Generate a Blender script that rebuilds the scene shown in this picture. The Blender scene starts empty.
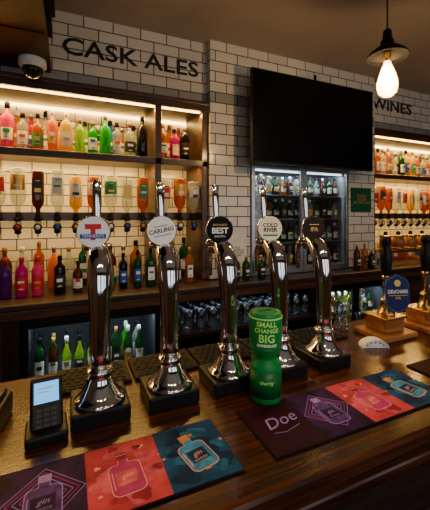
import bpy, math, random
from mathutils import Vector, Matrix
random.seed(11)
scene = bpy.context.scene

# ------------------------------------------------------------------ materials
def new_mat(name):
    m = bpy.data.materials.new(name); m.use_nodes = True
    nt = m.node_tree
    return m, nt, nt.nodes['Principled BSDF']

def pm(name, col, rough=0.5, metal=0.0, trans=0.0, emis=None, es=0.0, var=0.0, scale=20, ior=1.45, coat=0.0, spec=0.5):
    m, nt, b = new_mat(name)
    b.inputs['Base Color'].default_value = (*col, 1)
    b.inputs['Roughness'].default_value = rough
    b.inputs['Metallic'].default_value = metal
    b.inputs['Transmission Weight'].default_value = trans
    b.inputs['IOR'].default_value = ior
    b.inputs['Coat Weight'].default_value = coat
    b.inputs['Specular IOR Level'].default_value = spec
    if emis:
        b.inputs['Emission Color'].default_value = (*emis, 1)
        b.inputs['Emission Strength'].default_value = es
    if var > 0:
        tc = nt.nodes.new('ShaderNodeTexCoord')
        n = nt.nodes.new('ShaderNodeTexNoise'); n.inputs['Scale'].default_value = scale
        n.inputs['Detail'].default_value = 4
        nt.links.new(tc.outputs['Object'], n.inputs['Vector'])
        r = nt.nodes.new('ShaderNodeValToRGB')
        r.color_ramp.elements[0].position = 0.3; r.color_ramp.elements[1].position = 0.7
        r.color_ramp.elements[0].color = (*[c*(1-var) for c in col], 1)
        r.color_ramp.elements[1].color = (*[min(1, c*(1+var)) for c in col], 1)
        nt.links.new(n.outputs['Fac'], r.inputs['Fac'])
        nt.links.new(r.outputs['Color'], b.inputs['Base Color'])
    return m

def wood(name, c1, c2, rough=0.3, coat=0.3, sc=(1.2, 14, 14), spec=.5, bump=.15):
    m, nt, b = new_mat(name)
    tc = nt.nodes.new('ShaderNodeTexCoord'); mp = nt.nodes.new('ShaderNodeMapping')
    mp.inputs['Scale'].default_value = sc
    n = nt.nodes.new('ShaderNodeTexNoise'); n.inputs['Scale'].default_value = 3; n.inputs['Detail'].default_value = 8
    n.inputs['Distortion'].default_value = 0.6
    r = nt.nodes.new('ShaderNodeValToRGB')
    r.color_ramp.elements[0].position = 0.32; r.color_ramp.elements[1].position = 0.68
    r.color_ramp.elements[0].color = (*c1, 1); r.color_ramp.elements[1].color = (*c2, 1)
    nt.links.new(tc.outputs['Object'], mp.inputs['Vector']); nt.links.new(mp.outputs['Vector'], n.inputs['Vector'])
    nt.links.new(n.outputs['Fac'], r.inputs['Fac']); nt.links.new(r.outputs['Color'], b.inputs['Base Color'])
    n2 = nt.nodes.new('ShaderNodeTexNoise'); n2.inputs['Scale'].default_value = 6
    nt.links.new(tc.outputs['Object'], n2.inputs['Vector'])
    mr = nt.nodes.new('ShaderNodeMapRange'); mr.inputs['To Min'].default_value = rough*0.7; mr.inputs['To Max'].default_value = rough*1.4
    nt.links.new(n2.outputs['Fac'], mr.inputs['Value']); nt.links.new(mr.outputs['Result'], b.inputs['Roughness'])
    b.inputs['Coat Weight'].default_value = coat; b.inputs['Coat Roughness'].default_value = 0.12
    b.inputs['Specular IOR Level'].default_value = spec
    bp = nt.nodes.new('ShaderNodeBump'); bp.inputs['Strength'].default_value = bump; bp.inputs['Distance'].default_value = 0.004
    nt.links.new(n.outputs['Fac'], bp.inputs['Height']); nt.links.new(bp.outputs['Normal'], b.inputs['Normal'])
    return m

def tile_mat(name):
    m, nt, b = new_mat(name)
    tc = nt.nodes.new('ShaderNodeTexCoord'); sp = nt.nodes.new('ShaderNodeSeparateXYZ')
    nt.links.new(tc.outputs['Object'], sp.inputs[0])
    ad = nt.nodes.new('ShaderNodeMath'); ad.operation = 'ADD'
    nt.links.new(sp.outputs['X'], ad.inputs[0]); nt.links.new(sp.outputs['Y'], ad.inputs[1])
    cb = nt.nodes.new('ShaderNodeCombineXYZ')
    nt.links.new(ad.outputs[0], cb.inputs['X']); nt.links.new(sp.outputs['Z'], cb.inputs['Y'])
    br = nt.nodes.new('ShaderNodeTexBrick')
    br.inputs['Scale'].default_value = 1; br.inputs['Brick Width'].default_value = 0.2
    br.inputs['Row Height'].default_value = 0.0835; br.inputs['Mortar Size'].default_value = 0.0040
    br.inputs['Mortar Smooth'].default_value = 0.1
    br.inputs['Color1'].default_value = (0.76, 0.73, 0.64, 1); br.inputs['Color2'].default_value = (0.64, 0.61, 0.53, 1)
    br.inputs['Mortar'].default_value = (0.04, 0.037, 0.034, 1)
    nt.links.new(cb.outputs[0], br.inputs['Vector'])
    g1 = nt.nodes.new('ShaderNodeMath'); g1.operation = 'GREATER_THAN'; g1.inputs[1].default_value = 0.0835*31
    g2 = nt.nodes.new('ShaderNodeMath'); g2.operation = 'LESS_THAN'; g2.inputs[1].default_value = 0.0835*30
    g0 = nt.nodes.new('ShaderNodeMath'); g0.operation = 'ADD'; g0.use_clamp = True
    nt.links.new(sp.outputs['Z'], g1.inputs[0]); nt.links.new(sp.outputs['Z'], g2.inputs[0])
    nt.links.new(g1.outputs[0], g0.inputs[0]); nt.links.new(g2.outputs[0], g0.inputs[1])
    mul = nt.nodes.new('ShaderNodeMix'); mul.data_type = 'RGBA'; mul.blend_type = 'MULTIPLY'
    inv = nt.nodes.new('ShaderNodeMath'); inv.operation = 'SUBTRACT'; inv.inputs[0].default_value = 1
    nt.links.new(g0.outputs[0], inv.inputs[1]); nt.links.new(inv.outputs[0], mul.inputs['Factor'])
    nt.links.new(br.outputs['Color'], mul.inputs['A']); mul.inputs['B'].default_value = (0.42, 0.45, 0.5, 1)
    nt.links.new(mul.outputs['Result'], b.inputs['Base Color'])
    mr = nt.nodes.new('ShaderNodeMapRange'); mr.inputs['To Min'].default_value = 0.18; mr.inputs['To Max'].default_value = 0.8
    nt.links.new(br.outputs['Fac'], mr.inputs['Value']); nt.links.new(mr.outputs['Result'], b.inputs['Roughness'])
    bp = nt.nodes.new('ShaderNodeBump'); bp.invert = True; bp.inputs['Strength'].default_value = 0.5; bp.inputs['Distance'].default_value = 0.003
    nt.links.new(br.outputs['Fac'], bp.inputs['Height']); nt.links.new(bp.outputs['Normal'], b.inputs['Normal'])
    return m

def thin_glass(name, tint=(1, 1, 1), gloss=0.1):
    m = bpy.data.materials.new(name); m.use_nodes = True; nt = m.node_tree; nt.nodes.clear()
    o = nt.nodes.new('ShaderNodeOutputMaterial'); mx = nt.nodes.new('ShaderNodeMixShader')
    t = nt.nodes.new('ShaderNodeBsdfTransparent'); g = nt.nodes.new('ShaderNodeBsdfGlossy')
    t.inputs['Color'].default_value = (*tint, 1); g.inputs['Roughness'].default_value = 0.04
    mx.inputs['Fac'].default_value = gloss
    nt.links.new(t.outputs[0], mx.inputs[1]); nt.links.new(g.outputs[0], mx.inputs[2]); nt.links.new(mx.outputs[0], o.inputs['Surface'])
    return m

def bg(name, c, fac=0.6, tint=None):
    """coloured liquor glass: tinted see-through + glossy body colour"""
    m, nt, b = new_mat('bottle_'+name)
    b.inputs['Base Color'].default_value = (*c, 1); b.inputs['Roughness'].default_value = .05
    tr = nt.nodes.new('ShaderNodeBsdfTransparent'); mx = nt.nodes.new('ShaderNodeMixShader'); mx.inputs['Fac'].default_value = fac
    mxx = max(c)
    tr.inputs['Color'].default_value = (*(tint or [min(1, (q/mxx)*.85+.03) for q in c]), 1)
    tl = nt.nodes.new('ShaderNodeBsdfTranslucent'); tl.inputs['Color'].default_value = (*c, 1)
    m2 = nt.nodes.new('ShaderNodeMixShader'); m2.inputs['Fac'].default_value = .25
    nt.links.new(b.outputs[0], m2.inputs[1]); nt.links.new(tl.outputs[0], m2.inputs[2])
    nt.links.new(tr.outputs[0], mx.inputs[1]); nt.links.new(m2.outputs[0], mx.inputs[2])
    nt.links.new(mx.outputs[0], nt.nodes['Material Output'].inputs['Surface'])
    return m

M = {}
M['tile'] = tile_mat('metro_tile')
M['ceil'] = pm('ceiling_paint', (0.42, 0.36, 0.29), 0.75, var=0.06, scale=3)
M['plaster'] = pm('wall_plaster', (0.13, 0.09, 0.065), 0.8, var=0.1, scale=4)
M['floor'] = wood('floor_boards', (0.03, 0.017, 0.01), (0.09, 0.05, 0.03), 0.45, 0.1)
M['bar'] = wood('bar_top_wood', (0.010, 0.0022, 0.001), (0.10, 0.024, 0.006), 0.22, 0.06, (1.0, 20, 20), .36, .05)
M['darkwood'] = wood('dark_wood', (0.010, 0.005, 0.003), (0.032, 0.013, 0.007), 0.4, 0.1)
M['cabwood'] = wood('cabinet_wood', (0.028, 0.009, 0.003), (0.09, 0.032, 0.011), 0.38, 0.2)
M['beam'] = wood('beam_wood', (0.004, 0.002, 0.0012), (0.022, 0.009, 0.005), 0.5, 0.1, (14, 1.2, 14), .3)
M['oak'] = wood('oak_wood', (0.22, 0.07, 0.018), (0.46, 0.18, 0.05), 0.35, 0.3)
M['chrome'] = pm('chrome', (0.78, 0.78, 0.79), 0.05, 1.0)
M['steel'] = pm('brushed_steel', (0.55, 0.56, 0.58), 0.32, 1.0, var=0.06)
M['brass'] = pm('brass', (0.75, 0.5, 0.18), 0.25, 1.0)
M['black'] = pm('black_plastic', (0.006, 0.006, 0.007), 0.4, var=0.2, spec=.25)
M['rubber'] = pm('black_rubber', (0.007, 0.007, 0.007), 0.6, var=0.2, spec=.18)
M['rubberhi'] = pm('rubber_pattern', (0.018, 0.016, 0.014), 0.5, var=0.1, spec=.2)
M['screen'] = pm('tv_glass', (0.002, 0.002, 0.003), 0.2, spec=.3)
M['white'] = pm('white_plastic', (0.86, 0.86, 0.84), 0.4, var=0.03)
M['paper'] = pm('paper', (0.8, 0.79, 0.75), 0.8, var=0.04)
M['ink'] = pm('ink', (0.01, 0.01, 0.012), 0.6)
M['grey'] = pm('grey_plastic', (0.05, 0.05, 0.05), 0.5, spec=.2)
M['label'] = pm('label_cream', (0.8, 0.76, 0.66), 0.6, var=0.08)
M['labelb'] = pm('label_black', (0.02, 0.02, 0.02), 0.5)
M['labelr'] = pm('label_red', (0.6, 0.02, 0.025), 0.5)
M['labelg'] = pm('label_gold', (0.7, 0.42, 0.10), 0.35, 0.6)
M['labelbl'] = pm('label_blue', (0.02, 0.08, 0.42), 0.5)
M['labelgr'] = pm('label_green', (0.01, 0.22, 0.08), 0.5)
M['tgreen'] = pm('tin_green', (0.003, 0.19, 0.036), 0.4, var=0.06, spec=.3)
M['tgreen2'] = pm('tin_dark_green', (0.002, 0.10, 0.02), 0.4, spec=.3)
M['tlime'] = pm('print_light_green', (0.40, 0.85, 0.18), 0.5)
M['sgreen'] = pm('sign_green', (0.006, 0.09, 0.04), 0.5, spec=.2)
M['pumpblue'] = pm('pump_clip_blue', (0.006, 0.014, 0.09), 0.4, var=0.2, scale=40, spec=.3)
M['led'] = pm('led_strip_warm', (1, 0.8, 0.5), 0.5, emis=(1, 0.58, 0.15), es=12)
M['ledc'] = pm('led_strip_cool', (1, 1, 1), 0.5, emis=(0.75, 0.9, 1), es=4)
M['lcd'] = pm('lcd_screen', (0.01, 0.05, 0.15), 0.5, emis=(0.13, 0.48, 1.0), es=1.7, spec=.1)
M['fil'] = pm('filament', (1, 0.7, 0.3), 0.5, emis=(1, 0.66, 0.28), es=400)
M['pane'] = thin_glass('fridge_glass', (0.85, 0.88, 0.9), 0.06)
M['pint'] = thin_glass('pint_glass', (0.85, 0.9, 0.92), 0.22)
M['dome'] = pm('dome_smoke', (0.01, 0.01, 0.015), 0.06)
m, nt, b = new_mat('bulb_glass')
b.inputs['Base Color'].default_value = (1, 0.7, 0.35, 1); b.inputs['Roughness'].default_value = 0.05
b.inputs['Emission Color'].default_value = (1, 0.42, 0.07, 1); b.inputs['Emission Strength'].default_value = 20.0
tr = nt.nodes.new('ShaderNodeBsdfTransparent'); mx = nt.nodes.new('ShaderNodeMixShader'); mx.inputs['Fac'].default_value = 0.3
nt.links.new(tr.outputs[0], mx.inputs[1]); nt.links.new(b.outputs[0], mx.inputs[2]); nt.links.new(mx.outputs[0], nt.nodes['Material Output'].inputs['Surface'])
M['bulb'] = m

G = dict(clear=bg('clear', (0.62, 0.66, 0.62), .30, (.86, .9, .87)), green=bg('green', (0.02, 0.40, 0.008)), dgreen=bg('dark_green', (0.006, 0.06, 0.012), .85),
         pink=bg('pink', (0.80, 0.07, 0.30)), magenta=bg('magenta', (0.5, 0.006, 0.30)), red=bg('red', (0.50, 0.010, 0.006)), orange=bg('orange', (0.85, 0.24, 0.006)),
         yellow=bg('yellow', (0.85, 0.60, 0.015), .5), amber=bg('amber', (0.42, 0.15, 0.010), .55), lime=bg('lime', (0.38, 0.62, 0.03), .5),
         blue=bg('blue', (0.02, 0.18, 0.75), .6), dark=bg('black', (0.010, 0.008, 0.010), .97), purple=bg('purple', (0.10, 0.008, 0.18), .85), brown=bg('brown', (0.08, 0.02, 0.006), .85))

# ------------------------------------------------------------------ mesh builder
class MB:
    def __init__(s): s.v = []; s.f = []; s.m = []; s.s = []; s.mats = []
    def mi(s, mat):
        if mat not in s.mats: s.mats.append(mat)
        return s.mats.index(mat)
    def add(s, vs, fs, mat, smooth=False, X=None):
        o = len(s.v)
        for p in vs:
            p = Vector(p)
            if X is not None: p = X @ p
            s.v.append(p[:])
        k = s.mi(mat)
        for f in fs:
            s.f.append([o+j for j in f]); s.m.append(k); s.s.append(smooth)
    def box(s, x0, x1, y0, y1, z0, z1, mat, X=None):
        v = [(x0,y0,z0),(x1,y0,z0),(x1,y1,z0),(x0,y1,z0),(x0,y0,z1),(x1,y0,z1),(x1,y1,z1),(x0,y1,z1)]
        f = [(3,2,1,0),(4,5,6,7),(0,1,5,4),(1,2,6,5),(2,3,7,6),(3,0,4,7)]
        s.add(v, f, mat, False, X)
    def bbox(s, x0, x1, y0, y1, z0, z1, b, mat, X=None):
        import bmesh
        bm = bmesh.new(); bmesh.ops.create_cube(bm, size=1)
        for v in bm.verts:
            v.co = Vector((x0+(v.co.x+.5)*(x1-x0), y0+(v.co.y+.5)*(y1-y0), z0+(v.co.z+.5)*(z1-z0)))
        bmesh.ops.bevel(bm, geom=bm.edges[:], offset=b, segments=3, profile=0.5, affect='EDGES')
        bm.verts.index_update()
        s.add([v.co.copy() for v in bm.verts], [[v.index for v in f.verts] for f in bm.faces], mat, False, X)
        bm.free()
    def lathe(s, prof, c, mat, n=16, X=None, p=2, sx=1, sy=1, smooth=True):
        vs = []; fs = []
        T = Matrix.Translation(c)
        if X is not None: T = T @ X
        for (r, z) in prof:
            for i in range(n):
                a = 2*math.pi*(i+.5)/n; ca, sa = math.cos(a), math.sin(a)
                k = (abs(ca)**p+abs(sa)**p)**(-1/p)
                vs.append((r*k*ca*sx, r*k*sa*sy, z))
        for j in range(len(prof)-1):
            for i in range(n):
                a = j*n+i; b2 = j*n+(i+1) % n
                fs.append((a, b2, b2+n, a+n))
        if prof[0][0] > 1e-4: fs.append(tuple(range(n-1, -1, -1)))
        if prof[-1][0] > 1e-4: fs.append(tuple((len(prof)-1)*n+i for i in range(n)))
        s.add(vs, fs, mat, smooth, T)
    def tube(s, pts, rad, mat, n=12, flat=1.0, X=None):
        pts = [Vector(p) for p in pts]
        if not isinstance(rad, (list, tuple)): rad = [rad]*len(pts)
        vs = []; fs = []
        up = Vector((1, 0, 0))
        for k, pnt in enumerate(pts):
            t = (pts[min(k+1, len(pts)-1)]-pts[max(k-1, 0)]).normalized()
            u = up
            if abs(t.dot(u)) > .9: u = Vector((0, 0, 1))
            a = (u-t*u.dot(t)).normalized(); b = t.cross(a)
            for i in range(n):
                an = 2*math.pi*i/n
                vs.append(pnt+a*math.cos(an)*rad[k]+b*math.sin(an)*rad[k]*flat)
        for j in range(len(pts)-1):
            for i in range(n):
                a = j*n+i; b2 = j*n+(i+1) % n
                fs.append((a, b2, b2+n, a+n))
        fs.append(tuple(range(n-1, -1, -1))); fs.append(tuple((len(pts)-1)*n+i for i in range(n)))
        s.add(vs, fs, mat, True, X)
    def poly(s, pts, t, mat, X=None):
        n = len(pts)
        vs = [(x, y, 0) for x, y in pts]+[(x, y, t) for x, y in pts]
        fs = [tuple(range(n-1, -1, -1)), tuple(range(n, 2*n))]+[(i, (i+1) % n, n+(i+1) % n, n+i) for i in range(n)]
        s.add(vs, fs, mat, False, X)
    def text(s, body, size, mat, X=None, ext=0.001, warp=None, off=0.0, width=None, align='CENTER', spacing=1.0, shear=0.0):
        cu = bpy.data.curves.new('t', 'FONT'); cu.body = body; cu.size = size; cu.extrude = ext; cu.align_x = align; cu.align_y = 'CENTER'
        cu.offset = off; cu.resolution_u = 3; cu.space_character = spacing; cu.space_line = 0.85; cu.shear = shear
        ob = bpy.data.objects.new('t', cu); bpy.context.collection.objects.link(ob)
        bpy.context.view_layer.update()
        me = bpy.data.meshes.new_from_object(ob.evaluated_get(bpy.context.evaluated_depsgraph_get()))
        vs = [v.co.copy() for v in me.vertices]
        if width:
            xs = [v.x for v in vs]; w = max(xs)-min(xs)
            for v in vs: v.x *= width/w
        if warp: vs = [Vector(warp(v)) for v in vs]
        s.add(vs, [tuple(p.vertices) for p in me.polygons], mat, False, X)
        bpy.data.objects.remove(ob); bpy.data.curves.remove(cu); bpy.data.meshes.remove(me)
    def build(s, name, origin=True):
        me = bpy.data.meshes.new(name)
        o = Vector((0, 0, 0))
        if origin:
            xs, ys, zs = zip(*s.v)
            o = Vector(((min(xs)+max(xs))/2, (min(ys)+max(ys))/2, min(zs)))
        me.from_pydata([(Vector(v)-o)[:] for v in s.v], [], s.f)
        for mt in s.mats: me.materials.append(mt)
        for i, p in enumerate(me.polygons): p.material_index = s.m[i]; p.use_smooth = s.s[i]
        me.update()
        ob = bpy.data.objects.new(name, me); ob.location = o
        bpy.context.collection.objects.link(ob)
        return ob

def R(ax, deg): return Matrix.Rotation(math.radians(deg), 4, ax)
def T(x, y, z): return Matrix.Translation((x, y, z))
FACE = R('X', 90)

# ------------------------------------------------------------------ bottles
def bottle(mb, x, y, z, h, r, kind, glass, label=None, cap=None, inv=False):
    cap = cap or M['black']; p = 2; n = 16; X = Matrix()
    if inv: X = T(0, 0, h) @ R('X', 180)
    if kind == 'square': p = 7; n = 20
    if kind in ('std', 'square'):
        body = [(r*.9, 0), (r, .02*h), (r, .64*h), (r*.88, .71*h), (r*.45, .78*h), (r*.36, .82*h), (r*.35, .9*h)]
        lb = (.16, .5)
    elif kind == 'squat':
        body = [(r*1.0, 0), (r*1.15, .04*h), (r*1.15, .54*h), (r*1.0, .66*h), (r*.5, .75*h), (r*.36, .78*h), (r*.36, .88*h)]
        lb = (.14, .44)
    elif kind == 'wine':
        body = [(r*.9, 0), (r*.95, .02*h), (r*.95, .52*h), (r*.8, .62*h), (r*.4, .74*h), (r*.34, .8*h), (r*.32, .9*h)]
        lb = (.2, .45)
    else:
        body = [(r*.78, 0), (r*.84, .02*h), (r*1.05, .6*h), (r*.98, .7*h), (r*.5, .77*h), (r*.36, .8*h), (r*.36, .9*h)]
        lb = (.2, .45)
    mb.lathe(body, (x, y, z), glass, n, X, p)
    cr = r*.42
    mb.lathe([(cr, .865*h), (cr, .985*h), (cr*.8, h)], (x, y, z), cap, 12, X)
    if label:
        rr = r*1.02 if kind != 'squat' else r*1.17
        if kind == 'wine': rr = r*.97
        XX = Matrix.Translation((x, y, z)) @ X @ (R('Z', 180) if inv else Matrix())
        vs = []; fs = []; nn = 10
        if kind == 'square':
            for zz in (lb[0]*h, lb[1]*h):
                for k in (-1, 1): vs.append((k*r*.72, -rr, zz))
            fs = [(0, 1, 3, 2)]
        else:
            def rad(zf): return rr if kind != 'taper' else r*(.84+.21*zf/.6)*1.02
            for zf in lb:
                for k in range(nn+1):
                    a = -math.pi/2+(k/nn-.5)*2.1
                    vs.append((rad(zf)*math.cos(a), rad(zf)*math.sin(a), zf*h))
            fs = [(k, k+1, nn+2+k, nn+1+k) for k in range(nn)]
        mb.add(vs, fs, label, True, XX)
        c2 = random.choice([M['labelr'], M['labelb'], M['labelg'], M['labelbl'], M['labelgr']]) if label in (M['label'], M['paper']) else random.choice([M['labelg'], M['label'], M['white']])
        zc = (lb[0]+random.uniform(.12, .22))*h
        mb.box(-r*.5, r*.5, -rr*1.03, -rr*.96, zc, zc+random.uniform(.012, .03), c2, XX)
        mb.box(-r*.35, r*.35, -rr*1.03, -rr*.98, (lb[0]+.04)*h, (lb[0]+.04)*h+.005, c2, XX)

LAB = [M['label'], M['label'], M['labelb'], M['labelg'], None, M['paper'], M['labelbl'], M['label'], M['labelgr']]
KIND = ['std', 'squat', 'square', 'taper', 'std', 'squat']
CAP = [M['black'], M['labelg'], M['steel'], M['oak'], M['black'], M['white']]

# ------------------------------------------------------------------ room shell
w = MB(); w.box(-2.2, 5.4, 2.85, 2.97, 0, 3.0, M['tile']); w.build('wall_back', origin=False)
w = MB(); w.box(-2.2, 1.035, 2.5, 2.85, 2.505, 3.0, M['tile']); w.build('wall_upper_left', origin=False)
w = MB(); w.box(2.86, 5.4, 2.5, 2.85, 2.505, 3.0, M['tile']); w.build('wall_upper_right', origin=False)
w = MB()
w.box(1.035, 1.40, 2.42, 2.85, 1.09, 3.0, M['tile'])
w.box(2.50, 2.86, 2.42, 2.85, 1.09, 3.0, M['tile'])
w.box(1.40, 2.50, 2.42, 2.85, 2.05, 3.0, M['tile'])
w.build('wall_pillar', origin=False)
w = MB(); w.box(-2.32, -2.2, -3.2, 2.97, 0, 3.0, M['plaster']); w.build('wall_left', False)
w = MB(); w.box(5.4, 5.52, -3.2, 2.97, 0, 3.0, M['plaster']); w.build('wall_right', False)
w = MB()
w.box(-2.2, 5.4, -3.2, -3.08, 0, 0.9, M['plaster']); w.box(-2.2, 5.4, -3.2, -3.08, 2.5, 3.0, M['plaster'])
for a, b_ in [(-2.2, -1.6), (0.2, 0.8), (2.6, 3.2), (5.0, 5.4)]: w.box(a, b_, -3.2, -3.08, .9, 2.5, M['plaster'])
w.build('wall_front', False)
for k, (a, b_) in enumerate([(-1.6, 0.2), (0.8, 2.6), (3.2, 5.0)]):
    w = MB()
    for q in (a, (a+b_)/2-.025, b_-.05): w.box(q, q+.05, -3.18, -3.1, .9, 2.5, M['darkwood'])
    for q in (.9, 1.9, 2.45): w.box(a+.05, b_-.05, -3.17, -3.11, q, q+.05, M['darkwood'])
    w.build('window_%d' % (k+1), False)
w = MB(); w.box(-2.32, 5.52, -3.2, 2.97, 3.0, 3.1, M['ceil']); w.build('ceiling', False)
w = MB(); w.box(-2.32, 5.52, -3.2, 2.97, -0.1, 0, M['floor']); w.build('floor', False)

w = MB()
w.bbox(-2.19, -0.125, 0.35, 2.495, 2.60, 2.995, .012, M['beam'])
w.box(-2.19, -0.105, 0.34, 2.49, 2.56, 2.62, M['beam'])
w.box(-2.19, -0.095, 0.33, 2.49, 2.80, 2.86, M['beam'])
w.box(-2.19, -0.08, 0.32, 2.49, 2.94, 2.99, M['beam'])
for k in range(6): w.box(-2.19, -.115, .6+k*.34, .605+k*.34, 2.555, 2.56, M['black'])
w.build('ceiling_beam', False)

w = MB()
w.text('CASK ALES', 0.165, M['ink'], T(0.462, 2.497, 2.765) @ FACE, .002, off=0.0022, width=1.0)
w.build('lettering_sign')
w = MB()
w.text('WINES', 0.165, M['ink'], T(3.23, 2.497, 2.775) @ FACE, .002, off=0.0022, width=0.62)
w.build('lettering_sign')

# ------------------------------------------------------------------ back-bar cabinets
def cabinet(x0, x1, posts):
    w = MB()
    w.bbox(x0, x1, 2.44, 2.845, 2.43, 2.50, .006, M['cabwood'])
    w.bbox(x0, x1, 2.425, 2.46, 2.47, 2.503, .006, M['cabwood'])
    w.bbox(x0, x1, 2.435, 2.455, 2.425, 2.44, .004, M['cabwood'])
    for q in posts:
        w.bbox(q, q+.05, 2.455, 2.845, 1.085, 2.43, .004, M['cabwood'])
    w.bbox(x0, x1, 2.465, 2.845, 2.0, 2.032, .005, M['cabwood'])
    w.bbox(x0, x1, 2.455, 2.475, 1.985, 2.035, .004, M['cabwood'])
    w.bbox(x0, x1, 2.60, 2.845, 1.575, 1.61, .005, M['cabwood'])
    w.bbox(x0, x1, 2.585, 2.60, 1.56, 1.62, .004, M['cabwood'])
    w.box(x0+.06, x1-.06, 2.475, 2.485, 2.418, 2.43, M['led'])
    w.box(x0+.06, x1-.06, 2.82, 2.84, 2.41, 2.43, M['led'])
    w.box(x0+.06, x1-.06, 2.50, 2.51, 1.992, 2.0, M['led'])
    w.build('shelf_cabinet', origin=False)
cabinet(-1.9, 1.03, [-1.9, -.75, .60, .98])
cabinet(2.865, 4.7, [2.865, 4.65])

def bottle_row(x0, x1, y, z, step, colors=None, hmin=.25, hmax=.33, r=.037, skip=(), name='spirit_bottles'):
    mb = MB(); x = x0; i = 0
    while x < x1:
        if not any(abs(x-s) < .058 for s in skip):
            c = colors[i % len(colors)]
            k = random.choice(KIND)
            bottle(mb, x, y+random.uniform(-.015, .015), z, random.uniform(hmin, hmax), r*random.uniform(.88, 1.12), k, G[c], random.choice(LAB), random.choice(CAP))
            i += 1
            x += step*random.uniform(.95, 1.05)
        else: x += .02
    return mb.build(name)
posts1 = (-1.875, -.725, .625, 1.005)
bottle_row(-.37, .96, 2.56, 2.034, .090, ['pink', 'clear', 'amber', 'orange', 'yellow', 'lime', 'green', 'green', 'clear', 'clear', 'dark', 'amber', 'magenta', 'dark', 'clear', 'pink'], skip=posts1)
bottle_row(-.33, .96, 2.71, 2.034, .090, ['amber', 'red', 'clear', 'yellow', 'clear', 'lime', 'dgreen', 'blue', 'amber', 'clear', 'purple'], skip=posts1)
bottle_row(-1.82, -.42, 2.6, 2.034, .1, ['clear', 'amber', 'blue', 'pink', 'clear', 'dgreen'], skip=posts1)
bottle_row(2.97, 4.62, 2.56, 2.034, .092, ['yellow', 'amber', 'clear', 'amber', 'clear', 'dgreen', 'yellow'], r=.035)
bottle_row(3.0, 4.62, 2.71, 2.034, .092, ['amber', 'clear', 'yellow', 'brown'], r=.035)

def optic_row(x0, x1, step, colors, skip):
    mb = MB(); x = x0; i = 0
    while x < x1:
        if any(abs(x-s) < .066 for s in skip): x += .02; continue
        c = colors[i % len(colors)]; i += 1
        y = 2.535
        bottle(mb, x, y, 1.575, random.uniform(.29, .34), .040*random.uniform(.92, 1.08), random.choice(['std', 'squat', 'square']), G[c], random.choice([M['label'], M['label'], M['labelb'], M['labelg'], M['paper'], M['labelgr'], M['labelr']]), M['black'], inv=True)
        mb.lathe([(.012, 0), (.022, .008), (.022, .022), (.012, .028)], (x, y, 1.472), M['black'], 12)
        mb.lathe([(.020, 0), (.023, .02), (.023, .05), (.012, .062)], (x, y, 1.50), M['pint'], 12)
        mb.lathe([(.016, 0), (.026, .006), (.026, .022), (.012, .03)], (x, y, 1.556), M['black'], 12)
        mb.tube([(x, y, 1.475), (x, y, 1.45)], .006, M['steel'], 8)
        mb.lathe([(.027, 0), (.027, .005)], (x, y-.024, 1.517), M['labelb'], 16, R('X', 90))
        mb.lathe([(.016, 0), (.016, .002)], (x, y-.029, 1.517), [M['labelg'], M['labelr'], M['white'], M['labelbl']][i % 4], 14, R('X', 90))
        mb.box(x-.006, x+.006, y+.015, 2.59, 1.58, 1.592, M['steel'])
        x += step
    mb.build('optic_dispensers')
optic_row(-1.78, .96, .118, ['amber', 'clear', 'clear', 'amber', 'clear', 'amber', 'clear', 'clear', 'yellow', 'clear', 'amber', 'clear', 'clear', 'brown', 'clear', 'yellow'], posts1)
optic_row(2.98, 4.6, .118, ['clear', 'amber', 'amber', 'clear', 'clear', 'yellow'], ())

bottle_row(-1.8, -.45, 2.62, 1.082, .11, ['clear', 'amber', 'purple', 'red'], skip=posts1)
mb = MB()
for x, c, l in [(-.36, 'purple', None), (-.27, 'magenta', M['labelr']), (-.18, 'pink', M['labelr']), (-.05, 'dark', M['labelb'])]:
    bottle(mb, x, 2.42, 1.082, .25, .036, 'std', G[c], l, M['labelr'] if c != 'dark' else M['black'])
mb.build('liqueur_bottles')
bottle_row(.06, .95, 2.42, 1.082, .10, ['brown', 'dark', 'amber', 'dark', 'dgreen', 'dgreen', 'dark', 'brown', 'amber'], .2, .28, r=.03)
bottle_row(-.4, .95, 2.66, 1.082, .1, ['brown', 'clear', 'amber', 'orange', 'clear', 'dgreen', 'dark'], .28, .35, skip=posts1)
bottle_row(2.98, 4.6, 2.66, 1.082, .12, ['amber', 'orange', 'yellow', 'clear', 'amber'], .24, .3)
mb = MB()
for x, c in [(1.12, 'dark'), (1.21, 'brown'), (1.30, 'dgreen'), (1.44, 'dgreen'), (1.56, 'dark'), (1.66, 'amber'), (2.5, 'brown'), (2.6, 'amber'), (2.69, 'dark'), (2.78, 'clear')]:
    bottle(mb, x, 2.31, 1.082, random.uniform(.18, .26), .03, 'std', G[c], M['labelb'], M['labelg'])
mb.build('syrup_bottles')

mb = MB()
for i in range(5):
    x = 3.0+i*.19
    for z0, z1, mt in [(0, .02, 'brass'), (.02, .13, 'oak'), (.13, .15, 'brass')]:
        mb.lathe([(.055, z0), (.06, (z0+z1)/2), (.055, z1)], (x, 2.40, 1.24), M[mt], 18)
    mb.lathe([(.02, .15), (.02, .18), (.012, .19)], (x, 2.40, 1.24), M['black'], 12)
mb.box(2.87, 4.64, 2.32, 2.45, 1.215, 1.24, M['cabwood'])
for q in (2.87, 3.75, 4.61): mb.box(q, q+.03, 2.33, 2.445, 1.081, 1.215, M['cabwood'])
mb.build('whisky_cask_display')

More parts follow.
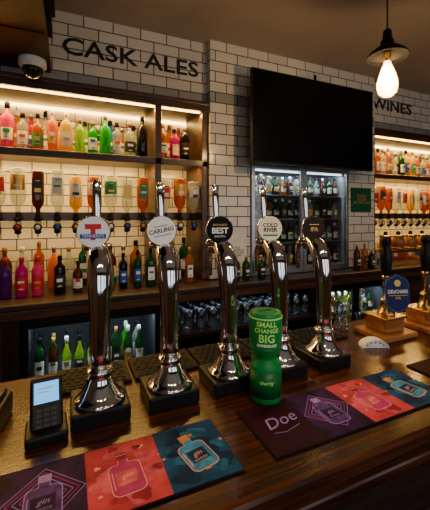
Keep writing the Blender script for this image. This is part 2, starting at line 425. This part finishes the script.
# ------------------------------------------------------------------ back bar counter
w = MB()
w.bbox(-2.15, 5.3, 2.2, 2.845, 1.04, 1.08, .008, M['darkwood'])
w.bbox(-2.15, 5.3, 2.21, 2.23, .985, 1.04, .004, M['cabwood'])
for q in (-2.15, -.30, .60, 1.96, 2.84, 5.25): w.box(q, q+.04, 2.22, 2.84, .0, 1.04, M['darkwood'])
for a, b_ in [(-2.11, -.30), (2.88, 5.25)]:
    w.box(a, b_, 2.24, 2.26, .0, 1.04, M['darkwood'])
    for k in range(3):
        c0 = a+(b_-a)*k/3+.05; c1 = a+(b_-a)*(k+1)/3-.05
        w.bbox(c0, c1, 2.228, 2.242, .12, .93, .005, M['cabwood'])
for z in (.1, .42, .72): w.box(.64, 1.96, 2.24, 2.84, z, z+.025, M['darkwood'])
w.box(.64, 1.96, 2.82, 2.84, .1, 1.04, M['darkwood'])
w.build('back_bar_counter', False)

mb = MB()
for z in (.445, .745):
    for yy in (2.32, 2.44, 2.56):
        x = .72
        while x < 1.92:
            mb.lathe([(.041, 0), (.043, .03), (.036, .1), (.031, .15), (.029, .15), (.034, .1), (.04, .004)], (x, yy, z), M['pint'], 14)
            x += .098
mb.build('pint_glasses')

# ------------------------------------------------------------------ fridges
def fridge(x0, x1, y0, y1, z0, z1, nd, frame, case, rows, cols, name):
    w = MB(); t = .03
    w.box(x0, x1, y1-t, y1, z0, z1, case); w.box(x0, x0+t, y0+.03, y1-t, z0, z1, case); w.box(x1-t, x1, y0+.03, y1-t, z0, z1, case)
    w.box(x0+t, x1-t, y0+.03, y1-t, z1-.05, z1, case); w.box(x0+t, x1-t, y0+.03, y1-t, z0, z0+.05, case)
    w.box(x0+.05, x1-.05, y0+.05, y0+.06, z1-.062, z1-.05, M['ledc'])
    dw = (x1-x0)/nd
    for k in range(nd):
        a = x0+dw*k+.003; b_ = x0+dw*(k+1)-.003; fw = .032
        w.bbox(a, a+fw, y0, y0+.028, z0, z1, .003, frame); w.bbox(b_-fw, b_, y0, y0+.028, z0, z1, .003, frame)
        w.bbox(a+fw, b_-fw, y0, y0+.028, z1-.05, z1, .003, frame); w.bbox(a+fw, b_-fw, y0, y0+.028, z0, z0+.05, .003, frame)
        w.box(a+fw, b_-fw, y0+.012, y0+.016, z0+.05, z1-.05, M['pane'])
        hx = b_-fw/2 if k % 2 == 0 else a+fw/2
        w.tube([(hx, y0, z0+(z1-z0)*.4), (hx, y0-.025, z0+(z1-z0)*.43), (hx, y0-.025, z0+(z1-z0)*.67), (hx, y0, z0+(z1-z0)*.7)], .006, M['steel'], 8)
    hh = (z1-z0-.1)/rows
    for r_ in range(rows):
        z = z0+.05+hh*r_
        if r_: w.box(x0+t, x1-t, y0+.07, y1-t, z-.006, z, M['steel'])
        x = x0+.085
        while x < x1-.06:
            for yy in (y0+.12, y0+.21):
                c = random.choice(cols)
                bottle(w, x, yy, z, min(hh*.86, .30)*random.uniform(.9, 1), .031, random.choice(['wine', 'std', 'wine']), G[c], random.choice([M['label'], M['label'], M['paper'], M['labelg'], M['labelb']]), random.choice([M['labelg'], M['black'], M['black'], M['white']]))
            x += .078
    return w.build(name)
case_d = pm('fridge_liner_dark', (0.05, .06, .07), .4, var=.1)
case_l = pm('fridge_liner_light', (.22, .24, .25), .4, var=.05)
fridge(-.25, .585, 2.24, 2.8, .1, .97, 2, M['black'], case_d, 2, ['dgreen', 'green', 'dgreen', 'dark', 'dgreen', 'clear', 'brown', 'lime'], 'bottle_fridge')
fridge(2.01, 2.83, 2.24, 2.8, .1, .97, 2, M['black'], case_d, 3, ['dgreen', 'lime', 'clear', 'brown'], 'bottle_fridge')
fridge(1.405, 2.495, 2.40, 2.84, 1.085, 2.045, 2, M['steel'], case_l, 4, ['brown', 'dgreen', 'amber', 'dark', 'dgreen', 'clear'], 'display_fridge')

# ------------------------------------------------------------------ television
w = MB()
w.bbox(1.29, 2.585, 2.20, 2.235, 2.005, 2.742, .006, M['black'])
w.box(1.303, 2.572, 2.197, 2.2, 2.022, 2.73, M['screen'])
w.bbox(1.55, 2.3, 2.235, 2.275, 2.1, 2.6, .01, M['black'])
w.box(1.85, 2.02, 2.275, 2.40, 2.28, 2.44, M['black']); w.box(1.78, 2.09, 2.40, 2.418, 2.2, 2.52, M['black'])
w.box(1.93, 1.95, 2.235, 2.25, 2.6, 2.80, M['black'])
w.text('SMART', .016, M['grey'], T(1.94, 2.1995, 2.013) @ FACE, .0005)
w.build('television')

w = MB(); w.bbox(2.535, 2.80, 2.405, 2.42, 1.63, 1.87, .003, M['sgreen'])
w.text('PLEASE\nORDER\nAT THE BAR', .04, M['labelg'], T(2.667, 2.404, 1.755) @ FACE, .0008)
w.build('information_sign')
w = MB(); w.box(1.15, 1.36, 2.412, 2.42, 1.17, 1.43, M['paper'])
w.text('NOTICE\nCHALLENGE 25\nPROOF OF AGE\nREQUIRED', .024, M['ink'], T(1.255, 2.411, 1.30) @ FACE, .0005)
w.build('notice_poster')

# ------------------------------------------------------------------ cctv dome
w = MB()
c = (-.20, 2.32, 2.56)
w.lathe([(.075, 0), (.078, -.012), (.078, -.04), (.066, -.055)], c, M['white'], 28)
w.lathe([(.060, -.052), (.058, -.075), (.045, -.098), (.025, -.112), (0.0, -.116)], c, M['dome'], 24)
w.lathe([(.014, 0), (.016, .03)], (c[0]+.01, c[1]-.05, c[2]-.085), M['black'], 12, R('X', 120))
w.build('security_camera')

# ------------------------------------------------------------------ pendant lamp
w = MB(); px, py = 1.50, 1.19
w.lathe([(.05, 0), (.05, -.02), (.01, -.035)], (px, py, 3.0), M['black'], 20)
w.tube([(px, py, 2.97), (px, py, 2.54)], .004, M['black'], 8)
w.lathe([(.006, .12), (.02, .105), (.024, .06), (.032, .055), (.034, .03), (.05, .022), (.085, -.005), (.102, -.028), (.1, -.032), (.083, -.010), (.045, .01), (.02, .012)], (px, py, 2.44), M['black'], 32)
w.lathe([(.018, .02), (.018, -.03), (.014, -.035)], (px, py, 2.42), M['brass'], 16)
w.lathe([(.014, 0), (.018, -.02), (.034, -.06), (.046, -.10), (.050, -.130), (.043, -.165), (.022, -.184), (0.001, -.188)], (px, py, 2.395), M['bulb'], 24)
for k in range(6):
    a = k*math.pi/3
    w.tube([(px+.010*math.cos(a), py+.010*math.sin(a), 2.365), (px+.020*math.cos(a), py+.020*math.sin(a), 2.255)], .0026, M['fil'], 6)
w.build('pendant_lamp')

# ------------------------------------------------------------------ bar counter
w = MB()
w.bbox(-2.15, 3.4, .495, 1.17, 1.058, 1.10, .014, M['bar'])
w.bbox(-2.15, 3.4, .515, .60, 1.03, 1.062, .010, M['bar'])
w.tube([(-2.15, .540, 1.012), (3.4, .540, 1.012)], .022, M['bar'], 14)
w.bbox(-2.15, 3.4, .55, .60, .955, 1.0, .010, M['bar'])
w.box(-2.15, 3.4, .58, .62, 0.0, 1.05, M['darkwood'])
w.box(-2.15, 3.4, .565, .58, 0.0, .15, M['darkwood'])
x = -2.1
while x < 3.3:
    w.bbox(x, x+.42, .566, .582, .2, .82, .006, M['darkwood']); x += .48
w.box(-2.15, 3.4, 1.10, 1.13, .3, 1.06, M['darkwood'])
w.box(-2.15, -2.11, .62, 1.10, 0, 1.06, M['darkwood']); w.box(3.36, 3.4, .62, 1.10, 0, 1.06, M['darkwood'])
w.build('bar_counter', False)

# ------------------------------------------------------------------ beer taps
YT = .872
badges = [('lager', (0.95, 0.95, 0.95)), ('white', (.95, .95, .93)), ('black', (.006, .006, .006)), ('cream', (.92, .82, .58)), ('slate', (.03, .02, .017))]
for i in range(5):
    x0 = .073+.18*i; w = MB()
    w.bbox(x0-.068, x0+.068, YT-.055, YT+.075, 1.1005, 1.14, .006, M['black'])
    w.lathe([(.060, 0), (.062, .004), (.060, .010), (.052, .014), (.047, .022), (.036, .040), (.030, .055), (.028, .066), (.032, .07), (.032, .075), (.0275, .079)], (x0, YT, 1.14), M['chrome'], 32)
    path = [(0, .07, .0255), (0, .12, .0245), (.001, .18, .0245), (.003, .23, .026), (.006, .27, .0285), (.012, .305, .031), (.022, .335, .031), (.038, .355, .029), (.058, .364, .026), (.08, .364, .022), (.10, .358, .018)]
    w.tube([(x0, YT+a, 1.14+b_) for a, b_, r in path], [r for a, b_, r in path], M['chrome'], 28)
    yb = YT+.085
    w.lathe([(.015, -.012), (.021, 0), (.021, .035), (.017, .042), (.012, .05)], (x0, yb, 1.49), M['chrome'], 20)
    w.tube([(x0, yb+.01, 1.50), (x0, yb+.045, 1.495), (x0, yb+.055, 1.47), (x0, yb+.055, 1.40)], [.012, .011, .009, .007], M['chrome'], 12)
    w.tube([(x0-.035, yb, 1.512), (x0+.035, yb, 1.512)], .010, M['chrome'], 12)
    w.tube([(x0, yb, 1.535), (x0, yb+.002, 1.56), (x0, yb+.006, 1.60), (x0, yb+.012, 1.66), (x0, yb+.014, 1.69), (x0, yb+.014, 1.697)], [.006, .0075, .010, .0125, .0125, .006], M['chrome'], 14, .6)
    bx, by, bz = x0-.012, YT+.040, 1.556
    B = T(bx, by, bz) @ R('Z', -14) @ R('X', 90)
    w.lathe([(.0405, -.012), (.042, -.008), (.042, .004), (.0402, .007)], (0, 0, 0), M['chrome'], 36, B)
    fm = pm('badge_face_%s' % badges[i][0], badges[i][1], .5, spec=.12)
    w.lathe([(.0400, .0065), (.0400, .0078)], (0, 0, 0), fm, 36, B, smooth=False)
    w.tube([(bx, by+.01, bz-.005), (x0, yb-.005, 1.525)], .010, M['chrome'], 10)
    tx = B @ T(0, 0, .0085)
    if i == 0:
        red = M['labelr']
        w.box(-.020, .020, .008, .021, 0, .001, red, tx); w.box(-.006, .006, -.020, .009, 0, .001, red, tx)
        w.box(-.032, .032, -.016, -.005, .001, .0018, M['labelbl'], tx)
        w.text('TENNENTS', .011, M['white'], tx @ T(0, -.0105, .002), .0003)
    elif i == 1:
        w.text('CARLING', .0165, M['ink'], tx @ R('Z', 12), .0004, off=.0003)
        w.box(-.024, .024, -.014, -.0125, 0, .0006, M['ink'], tx @ R('Z', 12))
        w.box(-.02, .02, .0125, .014, 0, .0006, M['ink'], tx @ R('Z', 12))
    elif i == 2:
        w.text('BEST', .024, M['white'], tx @ T(0, -.004, 0), .0004, off=.0006)
        w.text('BELHAVEN', .009, M['labelg'], tx @ T(0, .014, 0), .0004)
        w.text('SMOOTH', .008, M['white'], tx @ T(0, -.021, 0), .0004)
    elif i == 3:
        w.text('COLD\nRIVER', .018, M['cabwood'], tx @ T(0, 0.003, 0), .0004, off=.0005)
        w.box(-.025, .025, -.024, -.019, 0, .0006, M['labelgr'], tx)
    else:
        w.text('IPA', .02, M['labelg'], tx @ T(0, -.006, 0), .0004, off=.0003)
        w.box(-.018, .018, .010, .0125, 0, .0006, M['labelg'], tx)
    w.build('beer_tap')

for i in range(5):
    w = MB(); x0 = -.03+.215*i; x1 = x0+.205; y0, y1 = 1.0, 1.15; z = 1.1005
    w.bbox(x0, x1, y0, y1, z, z+.010, .003, M['rubber'])
    r_ = .0115; row = 0; yy = y0+.018
    while yy < y1-.014:
        xx = x0+.018+(row % 2)*r_*1.0
        while xx < x1-.014:
            w.lathe([(r_*.98, 0), (r_*.98, .003), (r_*.72, .003), (r_*.72, 0)], (xx, yy, z+.0095), M['rubberhi'], 6, smooth=False)
            xx += r_*2.05
        yy += r_*1.8; row += 1
    w.build('drip_mat')

# ------------------------------------------------------------------ bar runners
def rp(n, c, var, sc): return pm(n, c, .6, var=var, scale=sc, spec=.12)
maroon = rp('runner_maroon', (.026, .002, .010), .4, 12)
purple = rp('runner_purple', (.030, .006, .050), .8, 18)
pinkp = rp('runner_pink', (.50, .045, .065), .5, 11)
bluep = rp('runner_blue', (.004, .05, .13), .7, 11)
edge = rp('runner_edge', (.006, .006, .008), .1, 10)
lav = rp('print_lavender', (.34, .21, .54), .1, 20); rose = rp('print_rose', (.62, .09, .13), .4, 40)
peach = rp('print_peach', (.88, .36, .28), .1, 20); aqua = rp('print_aqua', (.06, .28, .48), .4, 60)
dviolet = rp('print_violet', (.09, .035, .19), .5, 60); gold = rp('print_gold', (.70, .25, .04), .1, 20)
crim = rp('print_crimson', (.34, .02, .05), .4, 40); navy = rp('print_navy', (.003, .022, .07), .4, 40)
magen = rp('print_magenta', (.48, .035, .17), .2, 40); teal = rp('print_teal', (.012, .12, .24), .5, 50)
def splash(w, cx, cy, z, mat, n, rmin, rmax, sz, hx, hy, seed):
    rg = random.Random(seed)
    for k in range(n):
        a = 2*math.pi*k/n+rg.uniform(-.3, .3); r_ = rg.uniform(rmin, rmax); s_ = sz*rg.uniform(.5, 1.2)
        ox, oy = r_*math.cos(a), r_*math.sin(a)
        pts = []
        for q in range(14):
            b_ = 2*math.pi*q/14; rr = s_*(1+.25*math.sin(3*b_+k))
            pts.append((max(-hx, min(hx, ox+1.3*rr*math.cos(b_))), max(-hy, min(hy, oy+rr*math.sin(b_)))))
        w.poly(pts, .00012+.00001*k, mat, T(cx, cy, z))
def pic_bottle(w, cx, cy, z, body, light, capm, txt, rot=0):
    X = T(cx, cy, z) @ R('Z', rot) @ Matrix.Scale(1.25, 4)
    pts = []
    for sx_, sy_, a0 in [(1, -1, -90), (1, 1, 0), (-1, 1, 90), (-1, -1, 180)]:
        for k in range(5):
            a = math.radians(a0+k*22.5)
            pts.append((sx_*.014+.011*math.cos(a), sy_*.021+.011*math.sin(a)-.010))
    w.poly(pts, .0004, light, X)
    w.poly([(x*.94, (y+.010)*.96-.010) for x, y in pts], .0006, body, X)
    w.box(-.008, .008, .020, .030, 0, .0005, light, X)
    w.box(-.0070, .0070, .020, .030, .0005, .0006, body, X)
    w.box(-.009, .009, .030, .045, 0, .0006, capm, X)
    w.box(-.009, .009, .040, .0412, .0006, .0007, light, X)
    w.box(-.016, .016, -.024, .004, .0006, .0008, txt, X)
    w.text('gin', .014, light, X @ T(0, -.007, .0010), .0001, shear=.3)
    w.box(-.012, .012, -.0185, -.0178, .0008, .001, light, X); w.box(-.012, .012, -.0215, -.0208, .0008, .001, light, X)
    w.box(-.0205, -.0190, -.028, .006, .0006, .0008, light, X)
def runner(x0):
    w = MB(); y0, y1 = .565, .737; z = 1.1005; pw = .141; hx = .0695; hy = .082
    w.bbox(x0, x0+pw*4+.006, y0-.003, y1+.003, z, z+.004, .0015, edge)
    zz = z+.004
    for k, mt in enumerate([maroon, purple, pinkp, bluep]):
        a = x0+.003+pw*k
        w.box(a, a+pw, y0, y1, zz, zz+.0006, mt)
    zt = zz+.0006
    w.text('Doe', .052, lav, T(x0+.078, .662, zt) @ R('Z', 8), .0004, shear=.35)
    w.tube([(x0+.04, .628, zt), (x0+.07, .622, zt), (x0+.115, .634, zt)], .0007, lav, 6)
    cx = x0+.003+pw*1.5
    for k in range(4):
        s_ = .026+.0075*k
        X = T(cx, .652, zt) @ R('Z', 45)
        for (a, b_, c_, d_) in [(-s_, s_, s_, s_+.0012), (-s_, s_, -s_-.0012, -s_), (s_, s_+.0012, -s_, s_), (-s_-.0012, -s_, -s_, s_)]:
            w.box(a, b_, c_, d_, 0, .0003, lav if k % 2 else magen, X)
    pic_bottle(w, cx, .648, zt+.0003, dviolet, lav, lav, purple)
    cx = x0+.003+pw*2.5
    splash(w, cx, .651, zt, rose, 9, .03, .07, .020, hx, hy, 1); splash(w, cx, .651, zt+.0001, peach, 5, .05, .075, .005, hx, hy, 2); splash(w, cx, .651, zt+.0001, crim, 6, .045, .08, .012, hx, hy, 3)
    pic_bottle(w, cx, .648, zt+.0003, magen, peach, crim, rose, 3)
    cx = x0+.003+pw*3.5
    splash(w, cx, .651, zt, navy, 8, .035, .075, .020, hx, hy, 4); splash(w, cx, .651, zt+.0001, teal, 7, .03, .07, .014, hx, hy, 5); splash(w, cx, .651, zt+.0002, gold, 4, .05, .07, .004, hx, hy, 6)
    pic_bottle(w, cx, .648, zt+.0003, aqua, peach, gold, bluep, 12)
    return w.build('bar_runner')
runner(.316-.57); runner(.387); runner(1.02)

# ------------------------------------------------------------------ collection tin
w = MB(); cx, cy = .492, .766
w.lathe([(.038, 0), (.044, .003), (.0445, .02), (.044, .095), (.041, .107), (.032, .116), (.031, .126), (.041, .137), (.0455, .148), (.047, .236), (.0445, .243), (.044, .249), (.030, .252), (.0, .252)], (cx, cy, 1.1005), M['tgreen'], 40)
w.lathe([(.0452, .020), (.0448, .09)], (cx, cy, 1.1005), M['tgreen2'], 40)
w.lathe([(.0452, .148), (.0462, .151), (.0456, .156)], (cx, cy, 1.1005), M['tgreen2'], 40)
w.lathe([(.0474, .236), (.0474, .240)], (cx, cy, 1.1005), M['tlime'], 40)
w.box(cx-.02, cx+.02, cy-.003, cy+.003, 1.352, 1.3535, M['black'])
def wr(Rr, z0, a0):
    return lambda v: (cx+(Rr+v.z)*math.sin(v.x/Rr+a0), cy-(Rr+v.z)*math.cos(v.x/Rr+a0), z0+v.y)
w.text('SMALL', .020, M['tlime'], None, .0006, wr(.0472, 1.325, -.5), .0004)
w.text('CHANGE', .017, M['tlime'], None, .0006, wr(.0470, 1.308, -.5), .0003)
w.text('BIG', .030, M['tlime'], None, .0006, wr(.0466, 1.286, -.5), .0006)
w.text('DIFFERENCE', .010, M['white'], None, .0006, wr(.0463, 1.267, -.5), .0001)
w.text('charity', .014, M['tlime'], None, .0006, wr(.0454, 1.165, -.5), .0001)
tin = w.build('collection_tin'); tin.scale = (.96, .96, .95)

# ------------------------------------------------------------------ card terminal
w = MB()
X = T(-.045, .85, 1.1005) @ R('Z', 4)
w.bbox(-.043, .043, -.05, .035, 0, .022, .006, M['black'], X)
Y_ = X @ T(0, -.022, .018) @ R('X', 62) @ Matrix.Scale(.92, 4)
w.bbox(-.037, .037, 0, .120, -.028, 0, .007, M['black'], Y_)
w.bbox(-.032, .032, .054, .113, 0, .0015, .0005, M['black'], Y_)
w.box(-.028, .028, .060, .108, .0015, .002, M['lcd'], Y_)
for a in range(3):
    for b_ in range(4):
        w.bbox(-.024+a*.017, -.024+a*.017+.013, .006+b_*.0115, .014+b_*.0115, 0, .002, .0008, M['grey'], Y_)
w.box(-.022, .008, .084, .086, .002, .0023, M['white'], Y_); w.box(-.022, .018, .092, .095, .002, .0023, M['white'], Y_)
w.build('card_terminal')
w = MB()
X = T(-.19, .93, 1.1005) @ R('Z', -8)
w.bbox(-.055, .055, -.06, .06, 0, .055, .008, M['black'], X)
w.bbox(-.045, .045, -.03, .05, .055, .068, .005, M['black'], X)
w.box(-.035, .035, -.0345, -.0335, .05, .08, M['paper'], X)
w.build('receipt_printer')

# ------------------------------------------------------------------ hand pumps
def handpump(x0, body, txt, sub, trim):
    w = MB(); y0 = .97; z = 1.1005
    w.bbox(x0-.095, x0+.095, y0-.075, y0+.085, z, z+.022, .005, M['oak'])
    w.bbox(x0-.055, x0+.055, y0-.045, y0+.06, z+.022, z+.075, .006, M['oak'])
    w.bbox(x0-.062, x0+.062, y0-.052, y0+.066, z+.075, z+.085, .003, M['brass'])
    w.lathe([(.035, 0), (.035, .01), (.026, .02), (.022, .05), (.026, .06), (.018, .07)], (x0, y0, z+.085), M['brass'], 24)
    w.lathe([(.010, 0), (.011, .05), (.016, .08), (.018, .095), (.012, .1)], (x0, y0, z+.15), M['brass'], 18)
    w.lathe([(.013, 0), (.017, .02), (.023, .06), (.024, .09), (.018, .12), (.013, .135), (.019, .148), (.020, .16), (.014, .172), (.0, .176)], (x0, y0, z+.235), M['black'], 22)
    X = T(x0+.005, y0-.045, 1.285) @ R('Z', -18) @ R('X', 85)
    pts = [(-.05, -.045), (-.03, -.068), (0, -.078), (.03, -.068), (.05, -.045), (.052, .03), (.042, .055), (.02, .062), (0, .074), (-.02, .062), (-.042, .055), (-.052, .03)]
    w.poly(pts, .006, trim, X)
    w.poly([(a*.94, b_*.95) for a, b_ in pts], .0075, body, X)
    w.text(txt, .02, M['white'], X @ T(0, .004, .008), .0005, off=.0004, width=.086)
    w.text(sub, .016, M['labelg'], X @ T(0, -.022, .008), .0005)
    w.box(-.04, .04, -.012, -.010, .0075, .0085, M['labelg'], X)
    w.poly([(.014*math.cos(q*.5236), .014*math.sin(q*.5236)) for q in range(12)], .001, M['labelg'], X @ T(0, .038, .0075))
    w.tube([(x0, y0-.02, 1.21), (x0, y0-.042, 1.25)], .006, M['brass'], 8)
    w.build('hand_pump')
handpump(1.215, M['pumpblue'], 'DEUCHARS', 'IPA', M['labelbl'])
handpump(1.47, M['labelb'], 'CASK ALE', 'BITTER', M['grey'])

w = MB()
w.lathe([(.028, 0), (.03, .004), (.036, .08), (.041, .11), (.040, .145), (.038, .145), (.038, .11), (.034, .08), (.027, .01), (0, .01)], (1.10, 1.10, 1.1005), M['pint'], 24)
w.build('pint_glass')
w = MB(); n = 14
X = T(1.06, .90, 1.101) @ R('Z', -24)
for k in range(n):
    a0 = math.pi*k/n; a1 = math.pi*(k+1)/n
    def pt(a, r_, yy): return (r_*math.cos(a), yy, r_*math.sin(a)*.62)
    vs = [pt(a0, .05, -.02), pt(a1, .05, -.02), pt(a1, .05, .02), pt(a0, .05, .02), pt(a0, .046, -.02), pt(a1, .046, -.02), pt(a1, .046, .02), pt(a0, .046, .02)]
    w.add(vs, [(0, 1, 2, 3), (7, 6, 5, 4), (0, 4, 5, 1), (3, 2, 6, 7), (0, 3, 7, 4), (1, 5, 6, 2)], M['white'], False, X)
w.poly([(.046*math.cos(math.pi*k/12), .046*.62*math.sin(math.pi*k/12)) for k in range(13)], .003, M['white'], X @ T(0, -.012, 0) @ R('X', 90))
for k in range(1, 6):
    w.lathe([(.003, 0), (.003, .0006)], (0, 0, 0), M['ink'], 8, X @ T(.034*math.cos(math.pi*k/6), -.0155, .034*.6*math.sin(math.pi*k/6)) @ R('X', 90))
w.build('napkin_holder')

# ------------------------------------------------------------------ lights
def area(name, loc, rot, sx, sy, e, col):
    l = bpy.data.lights.new(name, 'AREA'); l.shape = 'RECTANGLE'; l.size = sx; l.size_y = sy; l.energy = e; l.color = col
    o = bpy.data.objects.new(name, l); o.location = loc; o.rotation_euler = [math.radians(a) for a in rot]; bpy.context.collection.objects.link(o); return o
warm = (1, .56, .13)
for a, b_ in [(-1.8, .58), (.65, .97), (2.93, 4.6)]:
    wd = b_-a; cx_ = (a+b_)/2
    area('shelf_light', (cx_, 2.50, 2.41), (-20, 0, 0), wd, .03, 15*wd, warm)
    area('shelf_light', (cx_, 2.52, 1.98), (20, 0, 0), wd, .03, 8*wd, warm)
    area('shelf_light', (cx_, 2.64, 1.55), (10, 0, 0), wd, .03, 3*wd, warm)
area('fridge_light', (.17, 2.31, .90), (20, 0, 0), .75, .03, 2.6, (.8, .93, 1))
area('fridge_light', (2.42, 2.31, .90), (20, 0, 0), .7, .03, 3.0, (.8, .93, 1))
area('fridge_light', (1.95, 2.47, 1.98), (20, 0, 0), 1.0, .03, 4.5, (.8, .93, 1))
area('glass_shelf_light', (1.3, 2.28, 1.03), (15, 0, 0), 1.2, .03, .5, (.6, .75, 1))
for k, x in enumerate([-.7, 1.7, 4.1]):
    area('window_light', (x, -3.0, 1.75), (90, 0, 0), 1.6, 1.4, 9, (.97, .96, 1))  # added fill behind the camera, lights the tiles and reflects in the chrome
def spot(name, loc, e, col, ang=110, tilt=0):
    l = bpy.data.lights.new(name, 'SPOT'); l.energy = e; l.color = col; l.spot_size = math.radians(ang); l.spot_blend = .8; l.shadow_soft_size = .05
    o = bpy.data.objects.new(name, l); o.location = loc; o.rotation_euler = (math.radians(tilt), 0, 0); bpy.context.collection.objects.link(o); return o
for x, y, e, ang, tl in [(-.5, -1.1, 12, 100, 40), (1.1, -1.1, 12, 100, 40), (2.7, -1.0, 11, 100, 40), (.7, 1.45, 14, 100, 8), (2.3, 1.45, 11, 100, 8),
                         (.2, -1.0, 62, 42, 52), (.9, -1.0, 50, 42, 52)]:  # narrow pair added to brighten the tap badges
    spot('ceiling_spotlight', (x, y, 2.97), e, (1, .84, .64), ang, tl)  # unseen fill spots, added to light the bar front and back wall
l = bpy.data.lights.new('pendant_bulb_light', 'POINT'); l.energy = 18; l.color = (1, .60, .26); l.shadow_soft_size = .03
o = bpy.data.objects.new('pendant_bulb_light', l); o.location = (px, py, 2.30); bpy.context.collection.objects.link(o)

wd = bpy.data.worlds.new('world'); scene.world = wd; wd.use_nodes = True
wd.node_tree.nodes['Background'].inputs[0].default_value = (.75, .85, 1, 1)
wd.node_tree.nodes['Background'].inputs[1].default_value = .7

# ------------------------------------------------------------------ camera
cam = bpy.data.cameras.new('camera'); cam.sensor_width = 36; cam.lens = 330/510*36; cam.shift_y = -40/510; cam.clip_start = .02
co = bpy.data.objects.new('camera', cam); co.location = (0, 0, 1.6); co.rotation_euler = (math.radians(90), 0, math.radians(-24))
bpy.context.collection.objects.link(co); scene.camera = co
